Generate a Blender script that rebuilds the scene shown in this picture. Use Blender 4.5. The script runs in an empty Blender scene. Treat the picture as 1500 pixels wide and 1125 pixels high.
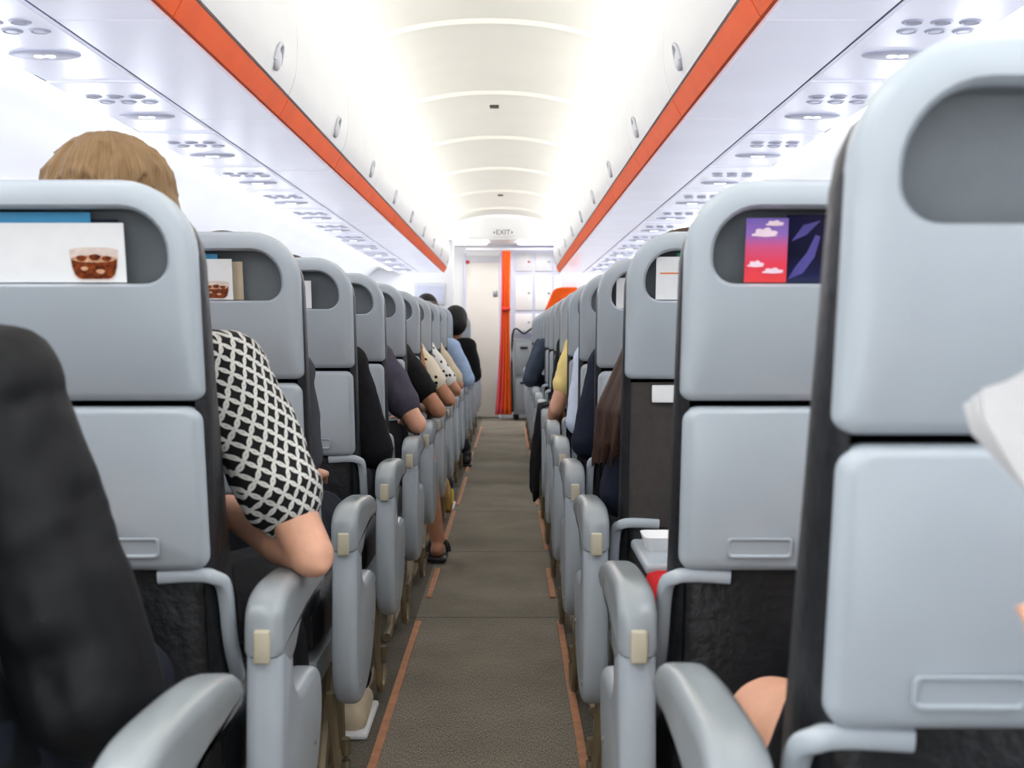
import bpy, bmesh, math, random
from mathutils import Vector, Matrix
random.seed(7)
S = bpy.context.scene
COL = S.collection
try:
    S.view_settings.view_transform = 'Standard'
except Exception:
    pass
CZ = .98          # camera height
AX = -.0875       # cabin axis
PITCH = .74
R = math.radians

# ------------------------------------------------------------------ materials
def lin(c):
    out = []
    for v in c:
        v = v/255.
        out.append(v/12.92 if v <= .04045 else ((v+.055)/1.055)**2.4)
    return out

def N(nt, t, **kw):
    n = nt.nodes.new(t)
    for k, v in kw.items(): setattr(n, k, v)
    return n

def MA(nt, op, a, b=None, c=None):
    n = nt.nodes.new('ShaderNodeMath'); n.operation = op
    for i, v in enumerate((a, b, c)):
        if v is None: continue
        if isinstance(v, (int, float)): n.inputs[i].default_value = v
        else: nt.links.new(v, n.inputs[i])
    return n.outputs[0]

def base(name, rough, metal=0, spec=.5):
    m = bpy.data.materials.new(name); m.use_nodes = True
    nt = m.node_tree; b = nt.nodes['Principled BSDF']
    b.inputs['Roughness'].default_value = rough
    b.inputs['Metallic'].default_value = metal
    b.inputs['Specular IOR Level'].default_value = spec
    return m, nt, b

def pm(name, c, rough=.5, var=.06, scale=25, bump=0, bscale=150, metal=0, st=(1, 1, 1), spec=.5, emit=0, c2=None):
    m, nt, b = base(name, rough, metal, spec)
    c = lin(c)
    tc = N(nt, 'ShaderNodeTexCoord'); mp = N(nt, 'ShaderNodeMapping'); mp.inputs['Scale'].default_value = st
    nt.links.new(tc.outputs['Object'], mp.inputs['Vector'])
    nz = N(nt, 'ShaderNodeTexNoise'); nz.inputs['Scale'].default_value = scale; nz.inputs['Detail'].default_value = 4
    nt.links.new(mp.outputs[0], nz.inputs['Vector'])
    rp = N(nt, 'ShaderNodeValToRGB')
    rp.color_ramp.elements[0].position = .3; rp.color_ramp.elements[1].position = .7
    a = [max(0, v*(1-var)) for v in c]
    d = lin(c2) if c2 else [min(1, v*(1+var)) for v in c]
    rp.color_ramp.elements[0].color = (*a, 1); rp.color_ramp.elements[1].color = (*d, 1)
    nt.links.new(nz.outputs['Fac'], rp.inputs['Fac'])
    nt.links.new(rp.outputs['Color'], b.inputs['Base Color'])
    if emit:
        nt.links.new(rp.outputs['Color'], b.inputs['Emission Color'])
        b.inputs['Emission Strength'].default_value = emit
    if bump:
        n2 = N(nt, 'ShaderNodeTexNoise'); n2.inputs['Scale'].default_value = bscale; n2.inputs['Detail'].default_value = 3
        nt.links.new(mp.outputs[0], n2.inputs['Vector'])
        bp = N(nt, 'ShaderNodeBump'); bp.inputs['Strength'].default_value = bump; bp.inputs['Distance'].default_value = .01
        nt.links.new(n2.outputs['Fac'], bp.inputs['Height']); nt.links.new(bp.outputs[0], b.inputs['Normal'])
    return m

def mat_carpet():
    m, nt, b = base('aisle_carpet', .95, 0, .1)
    tc = N(nt, 'ShaderNodeTexCoord'); sp = N(nt, 'ShaderNodeSeparateXYZ')
    nt.links.new(tc.outputs['Object'], sp.inputs[0])
    x, y = sp.outputs[0], sp.outputs[1]
    mp = N(nt, 'ShaderNodeMapping'); mp.inputs['Scale'].default_value = (1, .18, 1)
    nt.links.new(tc.outputs['Object'], mp.inputs[0])
    n1 = N(nt, 'ShaderNodeTexNoise'); n1.inputs['Scale'].default_value = 560; n1.inputs['Detail'].default_value = 2
    n2 = N(nt, 'ShaderNodeTexNoise'); n2.inputs['Scale'].default_value = 3.5; n2.inputs['Detail'].default_value = 5
    nt.links.new(mp.outputs[0], n1.inputs['Vector']); nt.links.new(tc.outputs['Object'], n2.inputs['Vector'])
    rp = N(nt, 'ShaderNodeValToRGB')
    rp.color_ramp.elements[0].position = .3; rp.color_ramp.elements[1].position = .72
    rp.color_ramp.elements[0].color = (*lin((66, 62, 56)), 1); rp.color_ramp.elements[1].color = (*lin((178, 169, 155)), 1)
    nt.links.new(n1.outputs['Fac'], rp.inputs['Fac'])
    # seams across the aisle, and darker carpet beyond the marking strips
    seam = MA(nt, 'MULTIPLY', MA(nt, 'LESS_THAN', MA(nt, 'PINGPONG', MA(nt, 'SUBTRACT', y, 4.1), .62), .006), MA(nt, 'GREATER_THAN', y, 4.0))
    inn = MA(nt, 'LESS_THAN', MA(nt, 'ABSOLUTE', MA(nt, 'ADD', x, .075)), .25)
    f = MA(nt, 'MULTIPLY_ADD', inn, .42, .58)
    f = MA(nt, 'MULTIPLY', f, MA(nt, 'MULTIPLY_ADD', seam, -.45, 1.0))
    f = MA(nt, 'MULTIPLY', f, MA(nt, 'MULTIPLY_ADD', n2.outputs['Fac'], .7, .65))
    mx = N(nt, 'ShaderNodeVectorMath'); mx.operation = 'SCALE'
    nt.links.new(rp.outputs['Color'], mx.inputs[0]); nt.links.new(f, mx.inputs['Scale'])
    nt.links.new(mx.outputs[0], b.inputs['Base Color'])
    bp = N(nt, 'ShaderNodeBump'); bp.inputs['Strength'].default_value = .12; bp.inputs['Distance'].default_value = .003
    nt.links.new(n1.outputs['Fac'], bp.inputs['Height']); nt.links.new(bp.outputs[0], b.inputs['Normal'])
    return m

def mat_rings():
    m, nt, b = base('interlocking_ring_fabric', .8, 0, .2)
    tc = N(nt, 'ShaderNodeTexCoord'); sp = N(nt, 'ShaderNodeSeparateXYZ')
    nt.links.new(tc.outputs['Object'], sp.inputs[0])
    u0 = MA(nt, 'MULTIPLY_ADD', sp.outputs[1], .85, sp.outputs[0]); v0 = sp.outputs[2]
    u = MA(nt, 'MULTIPLY_ADD', v0, .35, u0)
    v = MA(nt, 'MULTIPLY_ADD', u0, -.35, v0)
    c = .029
    def ring(off):
        uu = MA(nt, 'PINGPONG', MA(nt, 'ADD', u, 20*c+off), c/2); vv = MA(nt, 'PINGPONG', MA(nt, 'ADD', v, 10*c+off), c/2)
        d = MA(nt, 'SQRT', MA(nt, 'ADD', MA(nt, 'MULTIPLY', uu, uu), MA(nt, 'MULTIPLY', vv, vv)))
        return MA(nt, 'LESS_THAN', MA(nt, 'ABSOLUTE', MA(nt, 'SUBTRACT', d, .0123)), .0017)
    k = MA(nt, 'MAXIMUM', ring(0), ring(c/2))
    mx = N(nt, 'ShaderNodeMix'); mx.data_type = 'RGBA'
    nt.links.new(k, mx.inputs['Factor'])
    mx.inputs['A'].default_value = (.008, .008, .009, 1); mx.inputs['B'].default_value = (.62, .61, .58, 1)
    nt.links.new(mx.outputs['Result'], b.inputs['Base Color'])
    return m

def mat_dots(name, bgc, dotc, scale=28):
    m, nt, b = base(name, .8, 0, .2)
    tc = N(nt, 'ShaderNodeTexCoord'); vo = N(nt, 'ShaderNodeTexVoronoi'); vo.inputs['Scale'].default_value = scale
    nt.links.new(tc.outputs['Object'], vo.inputs['Vector'])
    k = MA(nt, 'LESS_THAN', vo.outputs['Distance'], .28)
    mx = N(nt, 'ShaderNodeMix'); mx.data_type = 'RGBA'; nt.links.new(k, mx.inputs['Factor'])
    mx.inputs['A'].default_value = (*lin(bgc), 1); mx.inputs['B'].default_value = (*lin(dotc), 1)
    nt.links.new(mx.outputs['Result'], b.inputs['Base Color'])
    return m

def hairmat(name, c, c2):
    """fine strands radiating from the crown"""
    m, nt, b = base(name, .55, 0, .3)
    tc = N(nt, 'ShaderNodeTexCoord'); sp = N(nt, 'ShaderNodeSeparateXYZ'); nt.links.new(tc.outputs['Generated'], sp.inputs[0])
    dx = MA(nt, 'SUBTRACT', sp.outputs[0], .5); dy = MA(nt, 'SUBTRACT', sp.outputs[1], .45)
    an = MA(nt, 'ARCTAN2', dx, dy)
    cb = N(nt, 'ShaderNodeCombineXYZ')
    nt.links.new(MA(nt, 'MULTIPLY', an, 50.0), cb.inputs[0]); nt.links.new(MA(nt, 'MULTIPLY', sp.outputs[2], 2.6), cb.inputs[1])
    nz = N(nt, 'ShaderNodeTexNoise'); nz.inputs['Scale'].default_value = 1.3; nz.inputs['Detail'].default_value = 6; nz.inputs['Roughness'].default_value = .8
    nz.inputs['Distortion'].default_value = .3
    nt.links.new(cb.outputs[0], nz.inputs['Vector'])
    rp = N(nt, 'ShaderNodeValToRGB'); e = rp.color_ramp.elements
    e[0].position = .3; e[1].position = .72; e[0].color = (*lin(c), 1); e[1].color = (*lin(c2), 1)
    nt.links.new(nz.outputs['Fac'], rp.inputs['Fac']); nt.links.new(rp.outputs['Color'], b.inputs['Base Color'])
    bp = N(nt, 'ShaderNodeBump'); bp.inputs['Strength'].default_value = .5; bp.inputs['Distance'].default_value = .005
    nt.links.new(nz.outputs['Fac'], bp.inputs['Height']); nt.links.new(bp.outputs[0], b.inputs['Normal'])
    return m

def mat_gradient(name, stops, cloud=None, axis=2, rough=.4):
    m, nt, b = base(name, rough)
    tc = N(nt, 'ShaderNodeTexCoord'); sp = N(nt, 'ShaderNodeSeparateXYZ'); nt.links.new(tc.outputs['Generated'], sp.inputs[0])
    rp = N(nt, 'ShaderNodeValToRGB'); e = rp.color_ramp.elements
    while len(e) < len(stops): e.new(.5)
    for i, (p, c) in enumerate(stops): e[i].position = p; e[i].color = (*lin(c), 1)
    nt.links.new(sp.outputs[axis], rp.inputs['Fac'])
    nt.links.new(rp.outputs['Color'], b.inputs['Base Color'])
    return m

def mat_emit(name, c, s):
    m = bpy.data.materials.new(name); m.use_nodes = True; nt = m.node_tree
    nt.nodes.remove(nt.nodes['Principled BSDF'])
    e = N(nt, 'ShaderNodeEmission'); e.inputs['Color'].default_value = (*lin(c), 1); e.inputs['Strength'].default_value = s
    nt.links.new(e.outputs[0], nt.nodes['Material Output'].inputs['Surface'])
    return m

M = {}
M['shell'] = pm('grey_moulded_plastic', (173, 181, 188), .25, .05, 5, .03, 500)
M['shell_dark'] = pm('mid_grey_plastic', (138, 146, 152), .42, .03, 8)
M['pocket'] = pm('dark_grey_pocket_lining', (108, 114, 118), .6, .05, 30)
M['leather'] = pm('black_leather', (27, 28, 31), .40, .2, 40, .25, 60)
M['brown_fabric'] = pm('dark_brown_fabric', (66, 61, 58), .8, .1, 60, .2, 300)
M['arm_pad'] = pm('satin_grey_armrest_pad', (148, 154, 158), .22, .04, 12)
M['cream'] = pm('cream_plastic', (186, 178, 156), .5, .03, 30)
M['tan_metal'] = pm('tan_painted_metal', (128, 114, 88), .4, .08, 40, metal=.4)
M['white'] = pm('white_cabin_panel', (238, 239, 242), .42, .015, 4)
M['wall_white'] = pm('soft_white_sidewall', (232, 234, 239), .5, .015, 4)
M['lav_glow'] = pm('lavender_panel_bounce_glow', (226, 228, 244), .2, .02, 3, emit=.40)  # faint emission stands in for light bounced up onto the undersides
M['seam'] = pm('dark_panel_seam', (88, 90, 108), .6, .05, 20)
M['cream_ceiling'] = pm('warm_white_ceiling', (240, 238, 230), .5, .015, 3)
M['orange'] = pm('orange_trim', (248, 94, 8), .5, .05, 10, spec=.2)
M['gasket'] = pm('dark_gasket', (74, 66, 64), .6, .1, 30)
M['lightgrey'] = pm('light_grey_plastic', (210, 212, 220), .4, .03, 20)
M['nozzle'] = pm('pale_grey_nozzle_glow', (200, 202, 220), .3, .03, 20, emit=.32)  # low emission added to keep these parts pale beside the glowing panels
M['midgrey'] = pm('mid_grey_trim_glow', (184, 187, 206), .35, .03, 20, emit=.3)  # self-glow added to lighten plain trim and sign plates
M['darkhole'] = pm('dark_grey_insert_glow', (146, 148, 168), .4, .05, 30, emit=.25)  # slight emission lifts the unlit nozzle cores
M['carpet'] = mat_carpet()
M['copper'] = pm('copper_marking_strip', (188, 132, 97), .5, .18, 25, .05, 200)
M['tube'] = mat_emit('cool_fluorescent_tube', (255, 255, 252), 20)
M['tube_side'] = mat_emit('sidewall_fluorescent_tube', (249, 250, 255), 21)
M['lamp'] = mat_emit('entry_light_panel', (255, 250, 242), 15)
M['signlight'] = mat_emit('lit_symbol', (255, 255, 255), 3)
M['daylight'] = mat_emit('window_daylight', (240, 246, 255), 9)
M['black'] = pm('black_plastic', (18, 18, 20), .4, .1, 30)
M['paper'] = pm('white_paper', (236, 236, 236), .6, .02, 40)
M['newsprint'] = pm('soft_white_newsprint', (200, 200, 201), .8, .04, 40)
M['skin'] = pm('light_skin', (214, 160, 132), .5, .08, 30, .05, 300)
M['skin_tan'] = pm('tan_skin', (176, 122, 92), .5, .08, 30, .05, 300)
M['eye'] = pm('eye_white', (230, 228, 224), .2, .02, 30)
M['hair_blond'] = hairmat('dark_blond_hair', (92, 66, 42), (180, 146, 104))
M['hair_brown'] = hairmat('dark_brown_hair', (24, 15, 12), (84, 54, 40))
M['hair_black'] = hairmat('black_hair', (8, 7, 7), (28, 25, 24))
M['hair_ginger'] = hairmat('ginger_hair', (140, 84, 40), (206, 146, 84))
M['navyjacket'] = pm('near_black_jacket', (8, 9, 13), .6, .15, 8, .06, 300, spec=.28)
M['rings'] = mat_rings()
M['dots'] = mat_dots('cream_dotted_fabric', (226, 216, 196), (40, 34, 32))
M['dots2'] = mat_dots('white_dotted_fabric', (232, 230, 226), (30, 30, 34), 34)
def cloth(n, c): return pm(n, c, .85, .12, 14, .3, 40, spec=.2)
M['c_black'] = cloth('black_cloth', (20, 20, 23)); M['c_purple'] = cloth('purple_grey_cloth', (72, 68, 82))
M['c_tan'] = cloth('tan_cloth', (206, 190, 164))
M['c_blue'] = cloth('light_blue_cloth', (160, 182, 214)); M['c_navy'] = cloth('navy_cloth', (28, 33, 48))
M['c_paleblue'] = cloth('pale_blue_cloth', (206, 216, 234)); M['c_yellow'] = cloth('pale_yellow_cloth', (236, 214, 142))
M['c_slate'] = cloth('slate_cloth', (66, 76, 94)); M['c_jean'] = cloth('dark_denim', (32, 36, 46)); M['c_red'] = cloth('red_cloth', (196, 26, 32))
M['c_grey'] = cloth('grey_cloth', (70, 72, 78))
M['sneaker'] = pm('cream_canvas', (206, 190, 162), .8, .08, 40, .2, 300)
M['yellow_shoe'] = pm('yellow_canvas', (222, 196, 44), .7, .08, 40)
M['gold'] = pm('gold_leather', (170, 130, 60), .4, .2, 30, .3, 60, metal=.3)
M['skyblue'] = pm('sky_blue_print', (74, 160, 204), .4, .05, 20); M['navy'] = pm('navy_print', (24, 30, 58), .4, .1, 20)
M['green'] = pm('green_print', (60, 150, 110), .4, .05, 20); M['cola'] = pm('cola_print', (74, 26, 12), .3, .5, 160, c2=(150, 70, 30))
M['cola_lt'] = pm('amber_print', (206, 158, 124), .3, .3, 160); M['orange_print'] = pm('orange_print', (236, 130, 50), .4, .05, 20)
M['cola_glass'] = pm('pale_glass_print', (222, 206, 196), .3, .1, 160)
M['sunset'] = mat_gradient('purple_to_red_print', [(0, (226, 66, 66)), (.3, (226, 62, 84)), (.55, (206, 84, 128)), (.75, (142, 104, 182)), (1, (122, 100, 180))])
M['cloudprint'] = pm('pale_cloud_print', (240, 214, 226), .4, .04, 60)
M['nightprint'] = mat_gradient('navy_scene_print', [(0, (40, 46, 84)), (.4, (20, 22, 46)), (1, (22, 26, 62))], rough=.25)
M['violetprint'] = pm('violet_print', (86, 80, 150), .3, .1, 60)
M['curtain'] = mat_gradient('orange_red_curtain', [(0, (238, 96, 110)), (.42, (234, 76, 78)), (.56, (240, 104, 24)), (1, (230, 92, 16))], None, 0, .8)
M['door'] = pm('ivory_door', (234, 232, 226), .45, .015, 4)
M['steel'] = pm('brushed_steel', (150, 154, 160), .35, .06, 20, metal=.6)
M['red'] = pm('red_label', (206, 40, 30), .5, .05, 20)

# ------------------------------------------------------------------ mesh helpers
def bmn(): return bmesh.new()

def box(bm, c, s, bev=0, seg=2, rot=None):
    t = bmesh.ops.create_cube(bm, size=1)
    vs = t['verts']
    mt = Matrix.Translation(c) @ (rot.to_4x4() if rot else Matrix()) @ Matrix.Diagonal((*s, 1))
    bmesh.ops.transform(bm, matrix=mt, verts=vs)
    if bev:
        es = list({e for v in vs for e in v.link_edges})
        bmesh.ops.bevel(bm, geom=es, offset=bev, segments=seg, profile=.5, affect='EDGES')

def rr(x0, x1, z0, z1, rt, rb=None, n=6):
    rb = rt if rb is None else rb
    pts = []
    for cx, cz, r, a0 in ((x1-rt, z1-rt, rt, 0), (x0+rt, z1-rt, rt, 90), (x0+rb, z0+rb, rb, 180), (x1-rb, z0+rb, rb, 270)):
        for i in range(n+1):
            a = R(a0+90*i/n); pts.append((cx+r*math.cos(a), cz+r*math.sin(a)))
    return pts

def loft(bm, loops, cap0=False, cap1=False, closed=True):
    vl = [[bm.verts.new(p) for p in L] for L in loops]
    for a, b in zip(vl, vl[1:]):
        n = len(a)
        for i in range(n if closed else n-1):
            j = (i+1) % n
            bm.faces.new((a[i], a[j], b[j], b[i]))
    if cap0: bm.faces.new(vl[0][::-1])
    if cap1: bm.faces.new(vl[-1])

def prism(bm, prof, x0, x1, bev=0, seg=3):
    """profile of (y, z) pushed along x"""
    a = [bm.verts.new((x0, y, z)) for y, z in prof]; b = [bm.verts.new((x1, y, z)) for y, z in prof]
    n = len(a)
    for i in range(n): bm.faces.new((a[i], a[(i+1) % n], b[(i+1) % n], b[i]))
    f0 = bm.faces.new(a[::-1]); f1 = bm.faces.new(b)
    bmesh.ops.recalc_face_normals(bm, faces=bm.faces[:])
    if bev:
        es = list(f0.edges)+list(f1.edges)
        bmesh.ops.bevel(bm, geom=es, offset=bev, segments=seg, profile=.5, affect='EDGES')

def yprism(bm, prof, y0, y1):
    """profile of (x, z) pushed along y"""
    loft(bm, [[(x, y0, z) for x, z in prof], [(x, y1, z) for x, z in prof]], True, True)

def tube(bm, path, r, n=10, caps=True, sq=1.0):
    path = [Vector(p) for p in path]; loops = []
    f = lambda v: math.copysign(abs(v)**sq, v)
    for i, p in enumerate(path):
        t = (path[min(i+1, len(path)-1)]-path[max(i-1, 0)]).normalized()
        q = t.to_track_quat('Z', 'Y'); rr_ = r[i] if isinstance(r, (list, tuple)) else r
        loops.append([p+q @ Vector((rr_*f(math.cos(2*math.pi*k/n)), rr_*f(math.sin(2*math.pi*k/n)), 0)) for k in range(n)])
    loft(bm, loops, caps, caps)

def smoothpath(pts, n=5):
    pts = [Vector(p) for p in pts]; out = []
    for i in range(len(pts)-1):
        p0, p1, p2, p3 = pts[max(i-1, 0)], pts[i], pts[i+1], pts[min(i+2, len(pts)-1)]
        for k in range(n):
            t = k/n
            out.append(.5*((2*p1)+(p2-p0)*t+(2*p0-5*p1+4*p2-p3)*t*t+(3*p1-p0-3*p2+p3)*t**3))
    out.append(pts[-1]); return out

def lathe(bm, prof, c=(0, 0, 0), n=20):
    c = Vector(c)
    loft(bm, [[c+Vector((r*math.cos(2*math.pi*k/n), r*math.sin(2*math.pi*k/n), z)) for k in range(n)] for r, z in prof], True, True)

def ell(bm, c, r, u=16, v=10):
    bmesh.ops.create_uvsphere(bm, u_segments=u, v_segments=v, radius=1, matrix=Matrix.Translation(c) @ Matrix.Diagonal((*r, 1)))

def cap(bm, p0, p1, r0, r1, n=12):
    p0 = Vector(p0); p1 = Vector(p1); ax = p1-p0
    if ax.length < 1e-5: ax = Vector((0, 0, 1e-3))
    d = ax.normalized(); q = d.to_track_quat('Z', 'Y'); loops = []
    for c, r, angs in ((p0, r0, (-75, -45, -15)), (p1, r1, (15, 45, 75))):
        for a in angs:
            a = R(a); rad = r*math.cos(a); o = c+d*(r*math.sin(a))
            loops.append([o+q @ Vector((rad*math.cos(2*math.pi*k/n), rad*math.sin(2*math.pi*k/n), 0)) for k in range(n)])
    loft(bm, loops, True, True)

def finish(bm, smooth=40):
    bmesh.ops.recalc_face_normals(bm, faces=bm.faces[:])
    me = bpy.data.meshes.new('m'); bm.to_mesh(me); bm.free()
    if smooth:
        me.polygons.foreach_set('use_smooth', [True]*len(me.polygons))
        me.set_sharp_from_angle(angle=R(smooth))
    return me

def obj(name, bm, m, parent=None, smooth=40, loc=None):
    me = bm if isinstance(bm, bpy.types.Mesh) else finish(bm, smooth)
    me.name = name
    me.materials.append(m)
    o = bpy.data.objects.new(name, me); COL.objects.link(o)
    if parent: o.parent = parent
    if loc is not None: o.location = loc
    return o

def tag(o, label, cat, group=None):
    o['label'] = label; o['category'] = cat
    if group: o['group'] = group
    return o

def thing(name, label, cat, loc=(0, 0, 0), group=None):
    o = bpy.data.objects.new(name, None); COL.objects.link(o); o.location = loc; o.empty_display_size = .1
    return tag(o, label, cat, group)

def struct(name, bm, m, smooth=40):
    o = obj(name, bm, m, None, smooth); o['kind'] = 'structure'; return o

def dup(o, parent=None):
    c = o.copy(); COL.objects.link(c)
    if parent: c.parent = parent
    for ch in list(o.children): dup(ch, c)
    return c

CREASE = bpy.data.textures.new('cloth_creases', 'CLOUDS'); CREASE.noise_scale = .07; CREASE.noise_depth = 2
FOLD = bpy.data.textures.new('cloth_folds', 'MARBLE'); FOLD.marble_type = 'SHARP'; FOLD.noise_scale = .09; FOLD.noise_depth = 1; FOLD.turbulence = 7
def remesh(bm, vox, it=4, fac=.5, disp=0, tex=None):
    bmesh.ops.recalc_face_normals(bm, faces=bm.faces[:])
    me = bpy.data.meshes.new('t'); bm.to_mesh(me); bm.free()
    o = bpy.data.objects.new('t', me); COL.objects.link(o)
    a = o.modifiers.new('r', 'REMESH'); a.mode = 'VOXEL'; a.voxel_size = vox
    if it:
        s = o.modifiers.new('s', 'SMOOTH'); s.factor = fac; s.iterations = it
    if disp:
        d = o.modifiers.new('d', 'DISPLACE'); d.texture = tex or CREASE; d.strength = disp; d.mid_level = .45; d.texture_coords = 'LOCAL'
    bpy.context.view_layer.update()
    dg = bpy.context.evaluated_depsgraph_get()
    res = bpy.data.meshes.new_from_object(o.evaluated_get(dg))
    bpy.data.objects.remove(o); bpy.data.meshes.remove(me)
    res.materials.clear()
    res.polygons.foreach_set('use_smooth', [True]*len(res.polygons))
    return res

# ------------------------------------------------------------------ cabin shell
Y0 = -1.0
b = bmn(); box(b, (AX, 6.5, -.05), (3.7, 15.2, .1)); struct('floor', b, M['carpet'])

# vaulted ceiling
def ceil_h(t): return 1.275-.135*abs(t/.62)**2.2
prof = [(-.69, 1.0), (-.69, 1.10)]+[(t*.62/10, ceil_h(t*.62/10)) for t in range(-10, 11)]+[(.69, 1.10), (.69, 1.0)]
b = bmn()
loft(b, [[(AX+x, y, CZ+h) for x, h in prof] for y in (Y0, 12.6)], closed=False)
struct('ceiling', b, M['cream_ceiling'], 60)
# seams between ceiling panels
i = 0
y = 3.39
while y < 12.4:
    b = bmn()
    pts = [t*.62/14 for t in range(-14, 15)]
    outer = []
    for dy, dz in ((-.03, 0), (-.026, -.020), (.012, -.024), (.085, 0)):
        outer.append([(AX+x, y+dy, CZ+ceil_h(x)+dz) for x in pts])
    loft(b, outer, closed=False)
    i += 1; struct('trim_%d' % i, b, M['cream_ceiling'], 30)
    y += 1.41
NTRIM = i
# small dark markers on the ceiling centre line
for yy, nm in ((6.6, 'nearer'), (10.8, 'farther')):
    b = bmn(); box(b, (AX, yy, CZ+ceil_h(0)-.004), (.05, .06, .012), .004)
    tag(obj('ceiling_marker', b, M['gasket']), 'small dark ceiling marker on the centre line, the %s one' % nm, 'marker')
# light coves (tubes lying on the bins)
for s, nm in ((-1, 'left'), (1, 'right')):
    b = bmn(); box(b, (AX+s*.65, 5.8, CZ+1.0), (.03, 13.4, .02))
    o = obj('cove_light', b, M['tube'])
    tag(o, 'long white cove light tube on top of the %s overhead bins' % nm, 'light tube')
# side walls
wprof = [(1.09, .645), (1.11, .70), (1.30, .72), (1.44, .62), (1.56, .45), (1.70, .10), (1.80, -.3), (1.82, -.6), (1.72, -.98)]
for s, nm in ((-1, 'left'), (1, 'right')):
    b = bmn(); pr = smoothpath([(h, 0, z) for h, z in wprof], 3)
    loft(b, [[(AX+s*p.x, y, CZ+p.z) for p in pr] for y in (Y0, 13.95)], closed=False)
    struct('wall_'+nm, b, M['wall_white'], 60)
    b = bmn(); box(b, (AX+s*1.17, 5.8, CZ+.69), (.05, 13.4, .02))
    tag(obj('sidewall_light', b, M['tube_side']), 'long sidewall light tube tucked above the %s seats' % nm, 'light tube')
n = 0
for s in (-1, 1):
    for k in range(12):
        yc = 2.2+.85*k
        p0 = Vector((AX+s*1.56, 0, CZ+.45)); p1 = Vector((AX+s*1.70, 0, CZ+.10))
        up = (p0-p1).normalized(); mid = (p0+p1)/2; nrm = Vector((-s*up.z, 0, s*up.x))
        if nrm.x*s > 0: nrm = -nrm
        def lp(w, h, r, off): return [mid+Vector((0, yc+a, 0))+up*c+nrm*off for a, c in rr(-w, w, -h, h, r)]
        b = bmn(); loft(b, [lp(.19, .22, .1, -.0), lp(.18, .21, .1, .03), lp(.13, .17, .07, .018), lp(.12, .16, .07, -.0)])
        n += 1; fr = struct('window_%d' % n, b, M['wall_white'])
        b = bmn(); b.faces.new([b.verts.new(p) for p in lp(.125, .165, .07, .012)])
        obj('pane', b, M['daylight'], fr)

# ------------------------------------------------------------------ overhead bins
def make_bin(s):
    t = thing('overhead_bin', '', 'overhead bin')
    L = 1.096
    X = lambda h: s*h
    b = bmn()
    front = smoothpath([(.556, 0, .985), (.546, 0, .93), (.541, 0, .86), (.546, 0, .77), (.566, 0, .706)], 4)
    pr = [(X(p.x), p.z) for p in front]+[(X(.60), .703), (X(.69), .75), (X(.69), .985)]
    yprism(b, pr, 0, L); obj('bin_door', b, M['white'], t, 50)
    b = bmn(); yprism(b, [(X(.572), .704), (X(.569), .694), (X(.575), .685), (X(.60), .70)], 0, L); obj('gasket', b, M['gasket'], t, 20)
    b = bmn(); yprism(b, [(X(.567), .696), (X(.595), .644), (X(.604), .644), (X(.61), .66), (X(.59), .698)], 0, L); obj('orange_strip', b, M['orange'], t, 10)
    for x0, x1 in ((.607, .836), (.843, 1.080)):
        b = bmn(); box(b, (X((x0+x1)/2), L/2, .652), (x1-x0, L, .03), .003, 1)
        obj('underside_panel', b, M['lav_glow'], t, 30)
    for xx in (.8395, 1.086):
        b = bmn(); box(b, (X(xx), L/2, .649), (.010, 1.1, .016)); obj('seam_gasket', b, M['seam'], t, 30)
    # latch : raised half ring with cup
    h = bmn()
    c = Vector((X(.549), .84, .745))
    path = [c+Vector((-s*.013*math.sin(R(a)), .036*math.cos(R(a)), .05*math.sin(R(a)))) for a in range(0, 181, 15)]
    tube(h, path, .005, 8)
    o = obj('latch', h, M['lightgrey'], t)
    h = bmn(); ell(h, c+Vector((s*.003, 0, .012)), (.014, .03, .036)); obj('latch_cup', h, M['lightgrey'], o)
    return t
ORD = ['first', 'second', 'third', 'fourth', 'fifth', 'sixth', 'seventh', 'eighth', 'ninth', 'tenth', 'eleventh', 'twelfth', 'thirteenth', 'fourteenth', 'fifteenth', 'sixteenth', 'seventeenth', 'eighteenth']
for s, nm in ((-1, 'left'), (1, 'right')):
    pb = make_bin(s)
    for j in range(10):
        o = pb if j == 0 else dup(pb)
        o.location = (AX, 1.3+1.1*j, CZ)
        tag(o, 'white overhead bin with orange edge, %s from the camera on the %s' % (ORD[j], nm), 'overhead bin', 'overhead bins on the '+nm)

# passenger service panels under the bins
def make_psu(s):
    t = thing('service_panel', '', 'service panel')
    z = -.001
    b = bmn(); box(b, (0, .12, z), (.235, .66, .006), .002, 1); obj('panel', b, M['lav_glow'], t)
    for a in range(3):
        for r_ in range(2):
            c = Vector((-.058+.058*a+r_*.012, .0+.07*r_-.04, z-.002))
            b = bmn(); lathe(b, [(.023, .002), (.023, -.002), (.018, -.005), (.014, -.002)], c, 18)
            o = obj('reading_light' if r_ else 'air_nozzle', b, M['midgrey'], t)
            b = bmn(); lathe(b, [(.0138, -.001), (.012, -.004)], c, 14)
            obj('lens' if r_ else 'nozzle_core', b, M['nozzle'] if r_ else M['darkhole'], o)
    b = bmn()
    pr = [(1, .002), (1, -.003), (.92, -.005)]
    loft(b, [[(.08*k*math.cos(2*math.pi*i/32), .235+.045*k*math.sin(2*math.pi*i/32), z+dz-.003) for i in range(32)] for k, dz in pr], True, True)
    o = obj('sign_plate', b, M['midgrey'], t)
    b = bmn()
    for dx in (-.013, .013):
        lathe(b, [(.011, 0), (.011, -.002)], (dx, .235, z-.008), 14)
    box(b, (0, .235, z-.009), (.03, .006, .002)); obj('lit_symbol', b, M['signlight'], o)
    return t
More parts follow.
